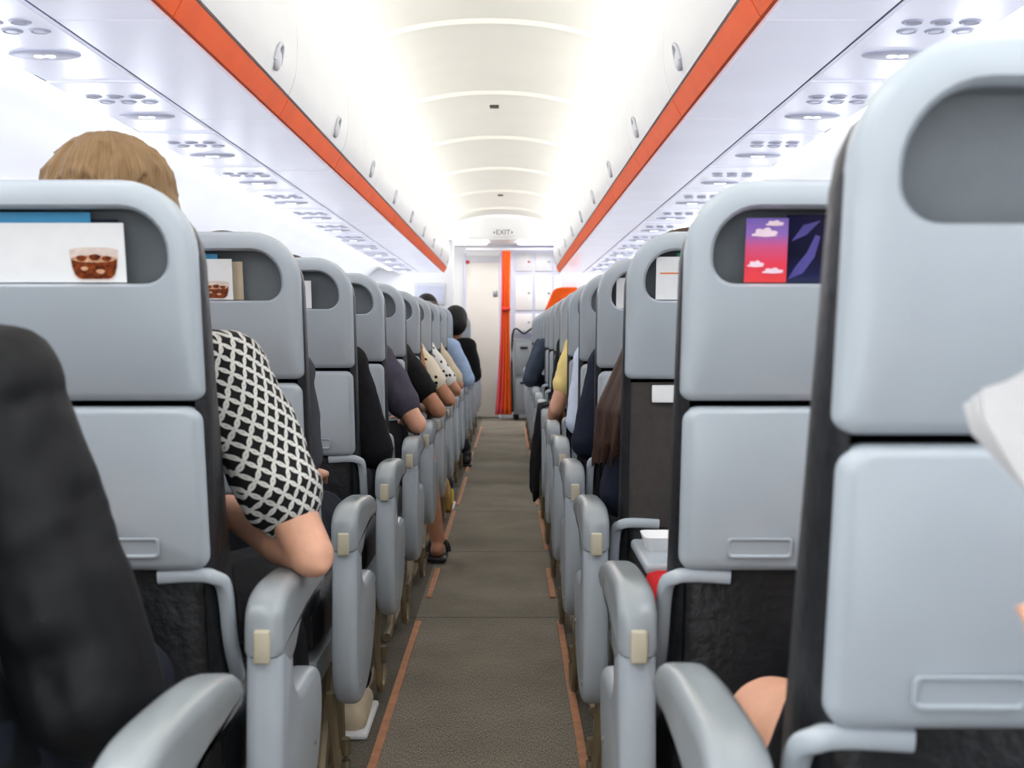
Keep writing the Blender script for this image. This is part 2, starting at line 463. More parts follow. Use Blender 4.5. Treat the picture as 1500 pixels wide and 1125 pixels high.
for s, nm in ((-1, 'left'), (1, 'right')):
    pp = make_psu(s)
    for j in range(13):
        o = pp if j == 0 else dup(pp)
        o.location = (AX+s*.96, 2.43+.75*j, CZ+.636)
        tag(o, 'ceiling service panel with air nozzles, lights and oval sign, %s along the %s bins' % (ORD[j], nm), 'service panel', 'service panels on the '+nm)

# ------------------------------------------------------------------ floor marking strips
k = NTRIM
for x, sg in ((-.306, 1), (.163, -1)):
    for i, (a, c) in enumerate(((1.2, 4.03), (4.40, 4.94), (5.38, 6.55), (6.78, 8.1), (8.4, 9.9), (10.2, 12.5))):
        bb = bmn(); box(bb, (x+sg*(-.006, .004, -.004, .006, -.004, .004)[i], (a+c)/2, .003), (.022, c-a, .006), .002, 1)
        k += 1; struct('trim_%d' % k, bb, M['copper'])

# ------------------------------------------------------------------ front of the cabin
FY = 13.9
b = bmn(); box(b, (AX, FY+.06, 1.1), (3.8, .1, 2.4)); struct('wall_front', b, M['white'])
b = bmn(); box(b, (AX, 13.25, 2.06), (2.4, 1.25, .1)); struct('ceiling_entry', b, M['white'])
b = bmn(); box(b, (AX, 12.64, 2.16), (2.4, .06, .34)); struct('trim_90', b, M['white'])
for x, nm in ((-.47, 'left'), (.30, 'right')):
    b = bmn(); box(b, (x, 13.1, 2.0), (.42, .4, .02), .006); tag(obj('entry_light', b, M['lamp']), 'bright rectangular ceiling light at the cabin front, %s of the exit sign' % nm, 'ceiling light')
# partitions either side
b = bmn(); box(b, (-1.26, 12.8, 1.0), (1.3, .06, 2.0), .01); struct('wall_partition_left', b, M['white'])
b = bmn(); box(b, (1.2, 12.8, 1.0), (1.3, .06, 2.0), .01); struct('wall_partition_right', b, M['white'])
t = thing('wall_screen', 'white framed panel on the left partition at the cabin front', 'panel', (-.86, 12.76, 1.42))
b = bmn(); box(b, (0, 0, 0), (.34, .03, .24), .008); obj('frame', b, M['lightgrey'], t)
b = bmn(); box(b, (0, -.017, .0), (.28, .006, .17), .002, 1); obj('screen', b, M['midgrey'], t)
# lavatory door
t = struct('door_1', (lambda bb: (box(bb, (-.32, FY, .96), (.44, .04, 1.9), .012), bb)[1])(bmn()), M['door'])
b = bmn(); box(b, (-.32, FY-.022, 1.86), (.38, .008, .07), .003, 1); obj('door_header', b, M['lightgrey'], t)
b = bmn(); box(b, (-.17, FY-.03, 1.46), (.05, .02, .07), .006); obj('door_handle', b, M['steel'], t)
b = bmn(); box(b, (-.50, FY-.026, 1.83), (.05, .01, .04), .003, 1); obj('door_sign', b, M['red'], t)
for xx in (-.53, -.11):
    b = bmn(); box(b, (xx, FY-.02, .96), (.025, .05, 1.94), .006); obj('door_jamb', b, M['midgrey'], t)
# exit sign
t = thing('exit_sign', 'small white exit sign hanging under the ceiling at the cabin front', 'sign', (-.073, 12.59, 2.065))
b = bmn(); box(b, (0, 0, 0), (.225, .03, .095), .006); obj('sign_box', b, M['white'], t)
cu = bpy.data.curves.new('txt', 'FONT'); cu.body = 'EXIT'; cu.size = .075; cu.align_x = 'CENTER'; cu.align_y = 'CENTER'; cu.extrude = .001
to = bpy.data.objects.new('txt', cu); COL.objects.link(to); bpy.context.view_layer.update()
me = bpy.data.meshes.new_from_object(to.evaluated_get(bpy.context.evaluated_depsgraph_get())); bpy.data.objects.remove(to)
me.materials.clear()
me.transform(Matrix.Translation((0, -.0165, 0)) @ Matrix.Rotation(R(90), 4, 'X'))
obj('lettering', me, M['gasket'], t)
for sx in (-1, 1):
    b = bmn()
    vs = [b.verts.new((sx*x, -.0165, z)) for x, z in ((.106, 0), (.088, .018), (.088, -.018))]
    b.faces.new(vs); obj('arrow', b, M['gasket'], t)
# curtain
b = bmn(); loops = []
for iz in range(25):
    u = iz/24
    z = 1.93-1.86*u; w = .10+.09*u**1.6-.02*math.sin(math.pi*u)
    loops.append([(-.095+w*j/28-.075*u**2.2, 13.45+.022*math.sin(j*.95+iz*.05), z) for j in range(29)])
loft(b, loops, closed=False)
o = obj('curtain', b, M['curtain'], None, 80); tag(o, 'orange and red pleated curtain gathered at the cabin front', 'curtain')
md = o.modifiers.new('s', 'SOLIDIFY'); md.thickness = .004
b = bmn(); box(b, (-.045, 13.43, 1.27), (.10, .05, .04), .012); obj('tieback', b, M['red'], o)
b = bmn(); tube(b, [(-.5, 13.45, 1.95), (.5, 13.45, 1.95)], .012); obj('curtain_rail', b, M['lightgrey'], o)
# galley
t = thing('galley_cabinet', 'white galley cabinet wall right of the orange curtain', 'cabinet', (.36, 13.7, 0))
b = bmn(); box(b, (0, .1, 1.5), (.7, .2, 1.0), .008); box(b, (.14, .1, .5), (.42, .2, 1.0), .008); obj('body', b, M['midgrey'], t)
for x in (-.2, .03, .25):
    for z, h in ((1.82, .22), (1.46, .40), (1.12, .2)):
        b = bmn(); box(b, (x, -.008, z), (.2, .018, h), .008); o = obj('cabinet_door', b, M['lightgrey'] if z > 1.7 else M['white'], t)
        b = bmn(); box(b, (x+.06, -.022, z), (.03, .014, .016), .003); obj('latch', b, M['red'] if (z > 1.7 and x < 0) else M['steel'], o)
t = thing('galley_trolley', 'grey metal galley trolley parked under the cabinets at the front', 'trolley', (.16, 13.62, 0))
b = bmn(); box(b, (0, 0, .5), (.24, .3, .86), .01); obj('body', b, M['shell_dark'], t)
for zz in (.30, .70):
    b = bmn(); box(b, (0, -.155, zz), (.2, .012, .36), .006); o = obj('trolley_door', b, M['shell_dark'], t)
    b = bmn(); box(b, (0, -.166, zz+.13), (.09, .012, .025), .004); obj('latch', b, M['black'], o)
b = bmn(); tube(b, smoothpath([(-.13, -.16, .1), (-.13, -.16, .98), (0, -.17, .99), (.13, -.16, .98), (.13, -.16, .1)], 5), .012); obj('handle', b, M['black'], t)
for xx in (-.09, .09):
    for yy in (-.1, .1):
        b = bmn(); lathe(b, [(.01, .0), (.035, .012), (.035, .05), (.01, .07)], (xx, yy, 0), 14); obj('wheel', b, M['black'], t)
# orange headrest of crew seat
t = thing('crew_seat', 'bright orange crew seat back on the right at the cabin front', 'seat', (.53, 12.4, 0))
b = bmn()
o1 = [(-.18, 1.16), (-.17, 1.22), (-.085, 1.43), (-.055, 1.462), (.0, 1.475), (.16, 1.475), (.19, 1.45), (.19, 1.16)]
loft(b, [[(x*.94, -.06, 1.3+(z-1.3)*.94) for x, z in o1], [(x, -.045, z) for x, z in o1], [(x, .03, z) for x, z in o1], [(x*.94, .045, 1.3+(z-1.3)*.94) for x, z in o1]], True, True)
obj('headrest', b, M['orange'], t, 50)
b = bmn(); box(b, (.02, .0, .8), (.36, .1, .72), .03, 3); obj('backrest', b, M['shell_dark'], t)
b = bmn(); box(b, (.02, -.16, .44), (.38, .36, .09), .03, 3); obj('seat_pan', b, M['leather'], t)
b = bmn(); box(b, (.02, .03, .22), (.3, .18, .44), .02, 2); obj('pedestal', b, M['shell_dark'], t)

# ------------------------------------------------------------------ seats
LCX, RCX = -.6075, .4325
LIFT = 0.0
ARML = 0.0
def lean(z): return -(z-.88)*.20
def SL(pts, dep, bulge=0, wedge=0): return [(x, lean(z)+dep-bulge*(1-min(1, (x/.215)**2))+wedge*(1.17-z), z+LIFT) for x, z in pts]
def arm_profile():
    p = smoothpath([(-.004, 0, .566), (-.004, 0, .60), (.004, 0, .628), (.04, 0, .647), (.11, 0, .650), (.24, 0, .642), (.33, 0, .625), (.356, 0, .602), (.335, 0, .582), (.24, 0, .582), (.15, 0, .575), (.10, 0, .545), (.06, 0, .535)], 3)
    return [(q.x, q.z+ARML) for q in p]
def make_seat(s, off, tray_open=False, aisle=True):
    t = thing('airliner_seat', '', 'seat')
    ow = .2125
    b = bmn()
    loft(b, [SL(rr(-ow+.012, ow-.012, .41, 1.158, .085, .03), .012), SL(rr(-ow, ow, .40, 1.168, .09, .03), .024), SL(rr(-ow, ow, .40, 1.162, .09, .03), .055, 0, .07), SL(rr(-ow+.010, ow-.010, .40, 1.145, .085, .03), .085, 0, .13), SL(rr(-ow+.04, ow-.04, .43, 1.12, .07, .03), .115, 0, .13)], False, True)
    obj('backrest_cushion', b, M['leather'], t, 60)
    # upper shell with pocket opening
    O = rr(-.212, .212, .895, 1.172, .090, .014, 8); O2 = rr(-.2085, .2085, .899, 1.1685, .087, .012, 8)
    I2 = rr(-.183, .183, 1.040, 1.141, .060, .034, 8); I1 = rr(-.178, .178, 1.044, 1.137, .056, .03, 8)
    O3 = rr(-.203, .203, .906, 1.163, .083, .012, 8)
    b = bmn()
    loft(b, [SL(O, .026), SL(O, .006), SL(O2, .001, .003), SL(O3, -.002, .005), SL(I2, -.002, .006), SL(I1, .004, .004), SL(I1, .014)])
    obj('back_shell', b, M['shell'], t, 50)
    b = bmn(); loft(b, [SL(I1, .013), SL(I1, .044)], False, True); obj('literature_pocket', b, M['pocket'], t)
    if not tray_open:
        T = rr(-.208, .208, .667, .887, .020); b = bmn()
        loft(b, [SL(T, .026), SL(T, .008), SL(rr(-.2045, .2045, .6705, .8835, .018), .002, .003), SL(rr(-.198, .198, .677, .877, .014), -.001, .004)], False, True)
        tr = obj('tray_table', b, M['shell'], t, 50)
        x0, x1 = sorted((s*.062, s*.148)); b = bmn()
        loft(b, [SL(rr(x0, x1, .686, .714, .006), -.001, .004), SL(rr(x0+.001, x1-.001, .687, .713, .006), -.0045, .004), SL(rr(x0+.003, x1-.003, .689, .711, .005), -.0045, .004), SL(rr(x0+.005, x1-.005, .691, .709, .004), -.0015, .004)], False, True)
        obj('tray_latch', b, M['shell'], tr, 20)
        za = .660
    else:
        T = rr(-.205, .205, .60, .888, .012); b = bmn()
        loft(b, [SL(T, .026), SL(T, .016)], False, True); obj('recess_cover', b, M['brown_fabric'], t)
        b = bmn(); box(b, (s*.13, lean(.86)+.01, .866), (.06, .008, .034), .003); obj('notice_sticker', b, M['paper'], t)
        b = bmn(); box(b, (0, -.15, .585), (.41, .25, .02), .008, 3); tr = obj('tray_table', b, M['shell'], t)
        za = .61
    za2 = za+LIFT
    for q in (-1, 1):
        b = bmn()
        pth = smoothpath([(q*.14, lean(za)+.014, za2-.003), (q*.19, lean(za)+.012, za2), (q*.213, lean(za)+.014, za2-.004), (q*.2235, lean(za)+.028, za2-.022), (q*.2255, lean(za)+.055, za2-.10), (q*.2255, lean(za)+.10, .50)], 4)
        tube(b, pth, .0098, 12, True, .6); obj('tray_arm', b, M['shell'], t, 50)
    b = bmn()
    loft(b, [SL(rr(-.205, .205, .33, .672, .02), .05), SL(rr(-.205, .205, .33, .672, .02), .03, .004), SL(rr(-.19, .19, .345, .655, .02), .02, .006)], False, True); obj('lower_cover', b, M['leather'], t)
    b = bmn(); box(b, (0, .365, .385), (.445, .40, .13), .04, 4); obj('seat_cushion', b, M['leather'], t)
    b = bmn(); box(b, (0, .34, .29), (.44, .42, .06), .01, 2); obj('seat_pan', b, M['shell_dark'], t)
    # armrests
    for q, ox in ((s, off), (-s, .03)):
        main = q == s and aisle
        xc = q*(.22+ox); w = .052 if main else .04
        b = bmn(); prism(b, arm_profile(), xc-w/2, xc+w/2, .016 if main else .009, 4); ar = obj('armrest', b, M['arm_pad'], t, 45)
        if main:
            b = bmn(); box(b, (xc, -.006, .580+ARML), (.022, .010, .044), .004, 3); obj('armrest_pivot_cap', b, M['cream'], ar)
            pr = smoothpath([(.004, 0, .58+ARML), (.0, 0, .46), (.0, 0, .36), (.02, 0, .288), (.08, 0, .250), (.17, 0, .250), (.26, 0, .285), (.322, 0, .355), (.338, 0, .42), (.31, 0, .468), (.23, 0, .478), (.15, 0, .48), (.105, 0, .505), (.092, 0, .545), (.085, 0, .585+ARML)], 3)
            b = bmn(); prism(b, [(p.x, p.z) for p in pr], xc-.0245, xc+.0245, .016, 4); obj('end_panel', b, M['shell'], t, 45)
            for yy, zz in ((.05, .30), (.26, .37)):
                b = bmn(); ell(b, (xc+s*.0245, yy, zz), (.003, .006, .006), 10, 6); obj('screw', b, M['steel'], t)
    # leg frames
    for q in (-1, 1):
        xl = q*.215; b = bmn()
        tube(b, smoothpath([(xl, .30, .27), (xl, .22, .12), (xl, .16, .035), (xl, .12, .017), (xl, .02, .017)], 5), .014, 8); obj('leg', b, M['tan_metal'], t)
        b = bmn()
        tube(b, smoothpath([(xl, .44, .27), (xl, .45, .12), (xl, .47, .03), (xl, .44, .015), (xl, .18, .015)], 5), .014, 8); obj('leg', b, M['tan_metal'], t)
    if aisle:
        b = bmn(); tube(b, smoothpath([(s*.255, .07, .275), (s*.262, .09, .12), (s*.262, .13, .05), (s*.262, .20, .03), (s*.262, .235, .07), (s*.262, .23, .13)], 5), .010, 8); obj('foot_bar', b, M['tan_metal'], t)
    return t

rowy = lambda k: .85 if k == 0 else .78+PITCH*k
def seatlabel(k, nm, extra): return 'grey hard-backed aisle seat, %s from the camera on the %s%s' % (ORD[k], nm, extra)
protoL = make_seat(1, .07); protoR = make_seat(-1, .0475)
exL = {0: ', mostly out of frame', 1: ', cola magazine in pocket'}
exR = {0: ', large and blurred', 1: ', sunset magazine in pocket'}
for k in range(16):
    if k == 0: o = make_seat(1, .18); o.location = (LCX-.10, .91, 0)
    else:
        o = protoL if k == 1 else dup(protoL); o.location = (LCX, rowy(k), 0)
    tag(o, seatlabel(k, 'left', exL.get(k, '')), 'seat', 'aisle seats on the left')
    if k == 2:
        o = make_seat(-1, .0475, True); ex = ', tray folded down'
    elif k == 0:
        LIFT = .013; ARML = .028; o = make_seat(-1, .0575); LIFT = 0.0; ARML = 0.0; ex = exR[0]
    else:
        o = protoR if k == 1 else dup(protoR); ex = exR.get(k, '')
    o.location = (RCX+(.015 if k == 0 else 0), rowy(k), 0); tag(o, seatlabel(k, 'right', ex), 'seat', 'aisle seats on the right')
mid = make_seat(1, .03, False, False)
first = True
for k in range(1, 5):
    for s, cx, nm in ((-1, LCX-.5, 'left'), (1, RCX+.5, 'right')):
        o = mid if first else dup(mid); first = False
        o.location = (cx, rowy(k), 0); tag(o, 'grey middle seat beside the aisle seat %s from the camera on the %s' % (ORD[k], nm), 'seat', 'middle seats')

# ------------------------------------------------------------------ magazines
def sheet(name, k, cx, x0, x1, z0, z1, dep, m, label, cat, th=.003):
    t = thing(name, label, cat, (cx, rowy(k), 0), )
    b = bmn(); P = [(x0, z0), (x1, z0), (x1, z1), (x0, z1)]
    loft(b, [SL(P, dep), SL(P, dep+th)], True, True); obj('cover', b, m, t, 20)
    return t
def printed(t, name, pts, dep, m):
    b = bmn(); b.faces.new([b.verts.new(v) for v in SL(pts, dep)]); return obj(name, b, m, t, 0)
def glass(t, x0, x1, z0, z1, dep):
    w = x1-x0; h = z1-z0
    def poly(name, pts, e, m): return printed(t, name, [(x0+u*w, z0+v*h) for u, v in pts], dep-e, m)
    poly('printed_glass', [(0, 1), (.02, .5), (.07, .16), (.13, .05), (.22, 0), (.78, 0), (.87, .05), (.93, .16), (.98, .5), (1, 1)], .0006, M['cola_glass'])
    poly('printed_drink', [(.03, .72), (.05, .45), (.10, .2), (.16, .1), (.24, .06), (.76, .06), (.84, .1), (.90, .2), (.95, .45), (.97, .72)], .0010, M['cola'])
    poly('printed_surface', [(.5+.465*math.cos(a), .72+.12*math.sin(a)) for a in [2*math.pi*i/24 for i in range(24)]], .0013, M['cola_lt'])
    poly('printed_rim', [(.5+.5*math.cos(a), 1+.10*math.sin(a)) for a in [2*math.pi*i/24 for i in range(24)]], .0009, M['cola_glass'])
    for u, v, q, m in ((.25, .74, .11, 'cola'), (.52, .77, .12, 'cola'), (.76, .72, .10, 'cola'), (.3, .4, .08, 'cola_lt'), (.62, .3, .09, 'cola_lt')):
        poly('printed_ice', [(u+q*math.cos(a)*(1+.15*math.sin(3*a)), v+q*.9*math.sin(a)) for a in [2*math.pi*i/10 for i in range(10)]], .0017, M[m])
def cloud(t, x, z, w, h, dep):
    pts = [(x-w, z)]
    for i in range(25):
        a = math.pi-math.pi*i/24
        rb = .72+.28*abs(math.sin(a*3.5))
        pts.append((x+w*math.cos(a)*rb, z+.0005+h*math.sin(a)*rb))
    pts.append((x+w, z)); pts.append((x, z-.15*h))
    printed(t, 'printed_cloud', pts, dep-.0008, M['cloudprint'])
t = sheet('magazine', 1, LCX, -.165, .122, 1.046, 1.120, .012, M['paper'], 'white magazine with a glass of cola, in the nearest left seat pocket', 'magazine'); glass(t, .052, .114, 1.048, 1.086, .012)
sheet('brochure', 1, LCX, -.15, .078, 1.046, 1.134, .022, M['skyblue'], 'sky blue brochure behind the white magazine in the nearest left pocket', 'brochure')
sheet('brochure', 1, LCX, -.12, .110, 1.046, 1.126, .030, M['navy'], 'dark navy brochure at the back of the nearest left seat pocket', 'brochure')
t = sheet('magazine', 2, LCX, -.165, .084, 1.046, 1.122, .012, M['paper'], 'smaller-looking white cola magazine in the pocket of the next left seat', 'magazine'); glass(t, .026, .078, 1.047, 1.078, .012)
sheet('brochure', 2, LCX, -.15, .055, 1.046, 1.132, .022, M['skyblue'], 'blue brochure peeking above the further left cola magazine', 'brochure')
sheet('brochure', 2, LCX, .03, .100, 1.046, 1.118, .030, M['c_tan'], 'beige card beside the further left cola magazine', 'brochure')
sheet('brochure', 3, LCX, -.1, .108, 1.046, 1.115, .014, M['paper'], 'plain white card in the third visible left seat pocket', 'brochure')
t = sheet('magazine', 1, RCX, -.136, -.083, 1.046, 1.126, .012, M['sunset'], 'magazine with pink and purple sunset clouds in the right seat pocket', 'magazine')
cloud(t, -.112, 1.104, .017, .010, .012); cloud(t, -.100, 1.117, .012, .006, .012); cloud(t, -.122, 1.066, .011, .007, .012); cloud(t, -.100, 1.058, .014, .006, .012)
t = sheet('magazine', 1, RCX, -.083, .06, 1.046, 1.131, .022, M['nightprint'], 'dark navy magazine beside the pink sunset magazine', 'magazine')
printed(t, 'printed_shape', [(-.079, 1.050), (-.060, 1.058), (-.046, 1.078), (-.040, 1.104), (-.046, 1.106), (-.056, 1.084), (-.070, 1.066)], .0212, M['violetprint'])
printed(t, 'printed_shape', [(-.076, 1.098), (-.062, 1.118), (-.040, 1.124), (-.058, 1.106)], .0212, M['violetprint'])
t = sheet('brochure', 2, RCX, -.157, -.08, 1.046, 1.126, .012, M['paper'], 'white brochure with thin orange line in the third right seat pocket', 'brochure')
printed(t, 'printed_line', [(-.15, 1.094), (-.1, 1.094), (-.1, 1.0965), (-.15, 1.0965)], .0113, M['orange_print'])
sheet('brochure', 2, RCX, -.118, .0, 1.046, 1.134, .022, M['green'], 'green card behind the white brochure in the third right seat pocket', 'brochure')
sheet('brochure', 3, RCX, -.165, -.1, 1.046, 1.122, .014, M['paper'], 'white card in the fourth right seat pocket', 'brochure')
# dish on the open tray
t = thing('plastic_dish', 'small low white dish on the folded-down tray table', 'dish', (.268, rowy(2)-.13, .595))
b = bmn(); loft(b, [[(x*q, y*q, z) for x, y in rr(-.03, .03, -.045, .045, .015)] for q, z in ((.75, 0), (.98, .022), (1.02, .026), (.95, .024), (.72, .004))], True, True); obj('body', b, M['paper'], t)

# ------------------------------------------------------------------ people
def hand(bm, w, d, side, curl=1.0):
    """palm and five fingers; w wrist, d direction, side thumb direction"""
    d = Vector(d).normalized(); sd = Vector(side); sd = (sd-d*sd.dot(d)).normalized(); up = sd.cross(d)
    if up.z < 0: up = -up
    for o in (-.028, -.01, .01, .028): cap(bm, w+d*.012+sd*o*.6, w+d*.082+sd*o, .014, .0125, 8)
    for o, L in ((.031, .068), (.0105, .078), (-.0105, .073), (-.031, .056)):
        p = w+d*.085+sd*o; dirs = d.copy(); r = .0092
        for j, f in enumerate((.45, .32, .23)):
            dirs = (dirs-up*(.28*curl*(j+1)*.8)).normalized(); q = p+dirs*L*f
            cap(bm, p, q, r, r*.92, 8); p = q; r *= .92
    p = w+d*.025+sd*.03; q = p+(d*.6+sd*.7-up*.2).normalized()*.042; cap(bm, p, q, .0125, .011, 8)
    cap(bm, q, q+(d*.95+sd*.2-up*.25).normalized()*.03, .0105, .009, 8)

def person(label, k, side, shirt, trousers, hair, style='short', skin='skin', up=0., ll=0., sleeve=.75, e1=(.25, .24, .665), w1=(.15, .45, .66), e2=(-.24, .27, .665), w2=(-.12, .46, .65), k1=(.115, .64, .53), a1=(.115, .62, .09), k2=(-.115, .64, .53), a2=(-.115, .62, .09), head=None, vox=.009, shoes=None, shorts=0, sw=.155, loose=.012, y=None, group=None, dirw=None, disp=.010, tex=None):
    s = 1 if side == 'L' else -1; cx = LCX if side == 'L' else RCX; y0 = rowy(k) if y is None else y
    org = Vector((cx, y0+.3, 0))
    J = lambda p: Vector((s*p[0], p[1]-.3, p[2]))
    pel = J((0, .34, .53)); nk = J((ll, .265, .95+up)); hd = J(head) if head else J((ll*1.25, .27, 1.075+up))
    sh1 = J((ll+sw, .26, .895+up)); sh2 = J((ll-sw, .26, .895+up))
    E1, W1, E2, W2, K1, A1, K2, A2 = map(J, (e1, w1, e2, w2, k1, a1, k2, a2))
    H1 = J((.085, .35, .525)); H2 = J((-.085, .35, .525))
    ringset = [(-.13, .12, .09), (-.02, .165, .105), (.2, .155, .105), (.42, .145, .10), (.62, .152, .10), (.78, .155, .095), (.9, .12, .08), (1.0, .06, .058)]
    def torso(bm, g):
        loops = []
        for t, rx, ry in ringset:
            c = pel.lerp(nk, t); loops.append([c+Vector(((rx+g)*math.cos(2*math.pi*i/20), (ry+g)*math.sin(2*math.pi*i/20), 0)) for i in range(20)])
        loft(bm, loops, True, True)
        ch = pel.lerp(nk, .84)
        for q in (sh1, sh2): cap(bm, ch, q, .068+g, .05+g)
    # ---- body
    b = bmn(); torso(b, 0)
    for q, e, w, sg in ((sh1, E1, W1, s), (sh2, E2, W2, -s)):
        cap(b, q, q.lerp(e, .45), .048, .044); cap(b, q.lerp(e, .4), e, .043, .033)
        back = ((e-q).normalized()-(w-e).normalized()).normalized()
        cap(b, e, e+back*.026, .026, .014)                       # point of the elbow
        cap(b, e, e.lerp(w, .35), .031, .040); cap(b, e.lerp(w, .3), w, .040, .025)
        dd = (w-e) if dirw is None else Vector(dirw)
        hand(b, w, dd, Vector((-sg, 0, .25)))
    cap(b, nk-Vector((0, 0, .03)), hd+Vector((0, -.015, -.07)), .056, .05)
    ell(b, hd+Vector((0, -.012, .02)), (.075, .092, .093)); ell(b, hd+Vector((0, .02, -.045)), (.058, .068, .062)); ell(b, hd+Vector((0, .05, -.082)), (.032, .034, .026))
    cap(b, hd+Vector((0, .085, .008)), hd+Vector((0, .10, -.028)), .009, .014); ell(b, hd+Vector((0, .078, -.058)), (.024, .014, .010)); ell(b, hd+Vector((0, .074, .022)), (.05, .014, .012))
    for q in (-1, 1): ell(b, hd+Vector((q*.077, -.008, -.012)), (.012, .02, .033))
    for h, kn, an in ((H1, K1, A1), (H2, K2, A2)):
        cap(b, h, kn, .08, .056); cap(b, kn, kn.lerp(an, .4), .054, .052); cap(b, kn.lerp(an, .35), an, .052, .034)
        cap(b, an+Vector((0, -.02, -.045)), an+Vector((0, .15, -.055)), .033, .026)
    me = remesh(b, vox, 5)
    body = obj('person', me, M[skin], None, 0, org); tag(body, label, 'person', group)
    for q in (-1, 1):
        e = bmn(); ell(e, hd+Vector((q*.031, .068, .0)), (.013, .013, .011), 12, 8); obj('eye', e, M['eye'], body)
    # ---- shirt
    b = bmn(); torso(b, .014)
    for q, e, w in ((sh1, E1, W1), (sh2, E2, W2)):
        f = min(1, sleeve); p = q.lerp(e, f)
        cap(b, q, q.lerp(e, f*.5), .06, .049+loose); cap(b, q.lerp(e, f*.5), p, .049+loose, .042+loose)
        if sleeve > 1:
            p2 = e.lerp(w, min(.95, sleeve-1)); cap(b, e, p2, .042+loose, .030+loose*.7)
    obj('shirt', remesh(b, vox, 3, .5, disp, tex), M[shirt], body)
    # ---- trousers
    b = bmn()
    loft(b, [[pel.lerp(nk, t)+Vector(((rx+.02)*math.cos(2*math.pi*i/20), (ry+.02)*math.sin(2*math.pi*i/20), 0)) for i in range(20)] for t, rx, ry in ringset[:3]], True, True)
    for h, kn, an in ((H1, K1, A1), (H2, K2, A2)):
        cap(b, h, h.lerp(kn, shorts or 1), .092, .072)
        if not shorts: cap(b, kn, kn.lerp(an, .88), .070, .058)
    obj('shorts' if shorts else 'trousers', remesh(b, vox, 3, .5, .008), M[trousers], body)
    # ---- shoes
    for an in (A1, A2):
        b = bmn()
        if shoes == 'sandal':
            box(b, an+Vector((0, .065, -.08)), (.085, .26, .018), .008)
            tube(b, smoothpath([an+Vector((-.045, .08, -.07)), an+Vector((-.03, .085, -.03)), an+Vector((.03, .085, -.03)), an+Vector((.045, .08, -.07))], 4), .012, 8)
            obj('sandal', b, M['black'], body)
        else:
            cap(b, an+Vector((0, -.02, -.046)), an+Vector((0, .15, -.052)), .043, .035); cap(b, an+Vector((0, -.005, -.03)), an+Vector((0, .0, .0)), .045, .046)
            so = obj('shoe', remesh(b, .008, 2), M[shoes or 'black'], body)
            b = bmn(); box(b, an+Vector((0, .065, -.08)), (.088, .265, .018), .008); obj('sole', b, M['white'] if shoes else M['black'], so)
    # ---- hair
    b = bmn(); rv = random.Random(k*7+(3 if side == 'L' else 5))
    ell(b, hd+Vector((0, -.022, .034)), (.086, .096, .093))
    ell(b, hd+Vector((0, -.05, -.01)), (.082, .07, .085))
    if style in ('bob', 'long'):
        ell(b, hd+Vector((0, -.025, .036)), (.092, .10, .090), 24, 16)
        for i in range(30):
            a = R(170+200*i/29); x, yy = math.cos(a), math.sin(a)
            p0 = hd+Vector((.07*x, -.02+.075*yy, .07)); p1 = hd+Vector((.096*x, -.022+.094*yy, -.02)); p2 = hd+Vector((.090*x, -.02+.086*yy, -.075-.02*rv.random()))
            cap(b, p0, p1, .019, .018, 8); cap(b, p1, p2, .018, .01, 8)
        if style == 'bob':                       # loose tufts over the crown
            for i in range(90):
                a = rv.random()*6.283; el = .25+rv.random()*1.15; da = (rv.random()-.5)*.8
                f = lambda aa, e, q: hd+Vector((.092*q*math.cos(e)*math.cos(aa), -.025+.10*q*math.cos(e)*math.sin(aa), .036+.090*q*math.sin(e)))
                cap(b, f(a, min(1.5, el+.35), 1.0), f(a+da, el-.1, 1.04), .007, .006, 7); cap(b, f(a+da, el-.1, 1.04), f(a+da*1.6, el-.5, 1.06), .006, .0025, 7)
    if style == 'long':
        for i in range(16):
            u = i/15-.5; j1, j2 = rv.random()-.5, rv.random()-.5
            q0 = hd+Vector((s*(.07+.02*u), -.03+.07*u, -.04)); q1 = J((ll+.175+.03*u+.01*j1, .20+.09*u, .93+up)); q2 = J((ll+.22+.045*u+.016*j1, .19+.11*u, .82+up)); q3 = J((ll+.235+.045*u+.024*j2, .21+.1*u, .70+up+.06*rv.random()))
            cap(b, q0, q1, .018, .015, 8); cap(b, q1, q2, .015, .012, 8); cap(b, q2, q3, .012, .004, 8)
    obj('hair', remesh(b, .0035 if style == 'bob' else .0055 if (style == 'long' and side == 'R') else min(vox, .007), 3), M[hair], body)
    return body

# left of the aisle
person('passenger in a near-black jacket, blurred at the left foreground', 0, 'L', 'navyjacket', 'c_jean', 'hair_brown', sleeve=1.9, ll=-.04, e1=(.212, .27, .645), w1=(.10, .50, .66), up=.035, sw=.158, loose=.020, vox=.006, disp=.012, tex=FOLD)
person('passenger with dark blond hair and black sleeve of white interlocking rings', 1, 'L', 'rings', 'c_black', 'hair_blond', 'bob', up=.03, sleeve=.68, e1=(.330, .14, .670), w1=(.155, .38, .70), sw=.178, loose=.020, a1=(.22, .60, .09), k1=(.16, .63, .53), head=(.018, .245, 1.145), vox=.0065, disp=.018)
person('passenger in the third left row, cream sneakers showing beside the aisle', 2, 'L', 'c_grey', 'c_jean', 'hair_brown', e1=(.16, .3, .665), a1=(.22, .66, .09), k1=(.14, .63, .53), shoes='sneaker', sw=.13)
person('passenger in black long sleeves, fourth row on the left', 3, 'L', 'c_black', 'c_jean', 'hair_brown', sleeve=1.85, e1=(.235, .24, .665))
person('passenger in a purple-grey t-shirt with bare forearm on the armrest', 4, 'L', 'c_purple', 'c_jean', 'hair_brown', skin='skin', sleeve=.66, e1=(.30, .19, .68), w1=(.26, .44, .68), loose=.016)
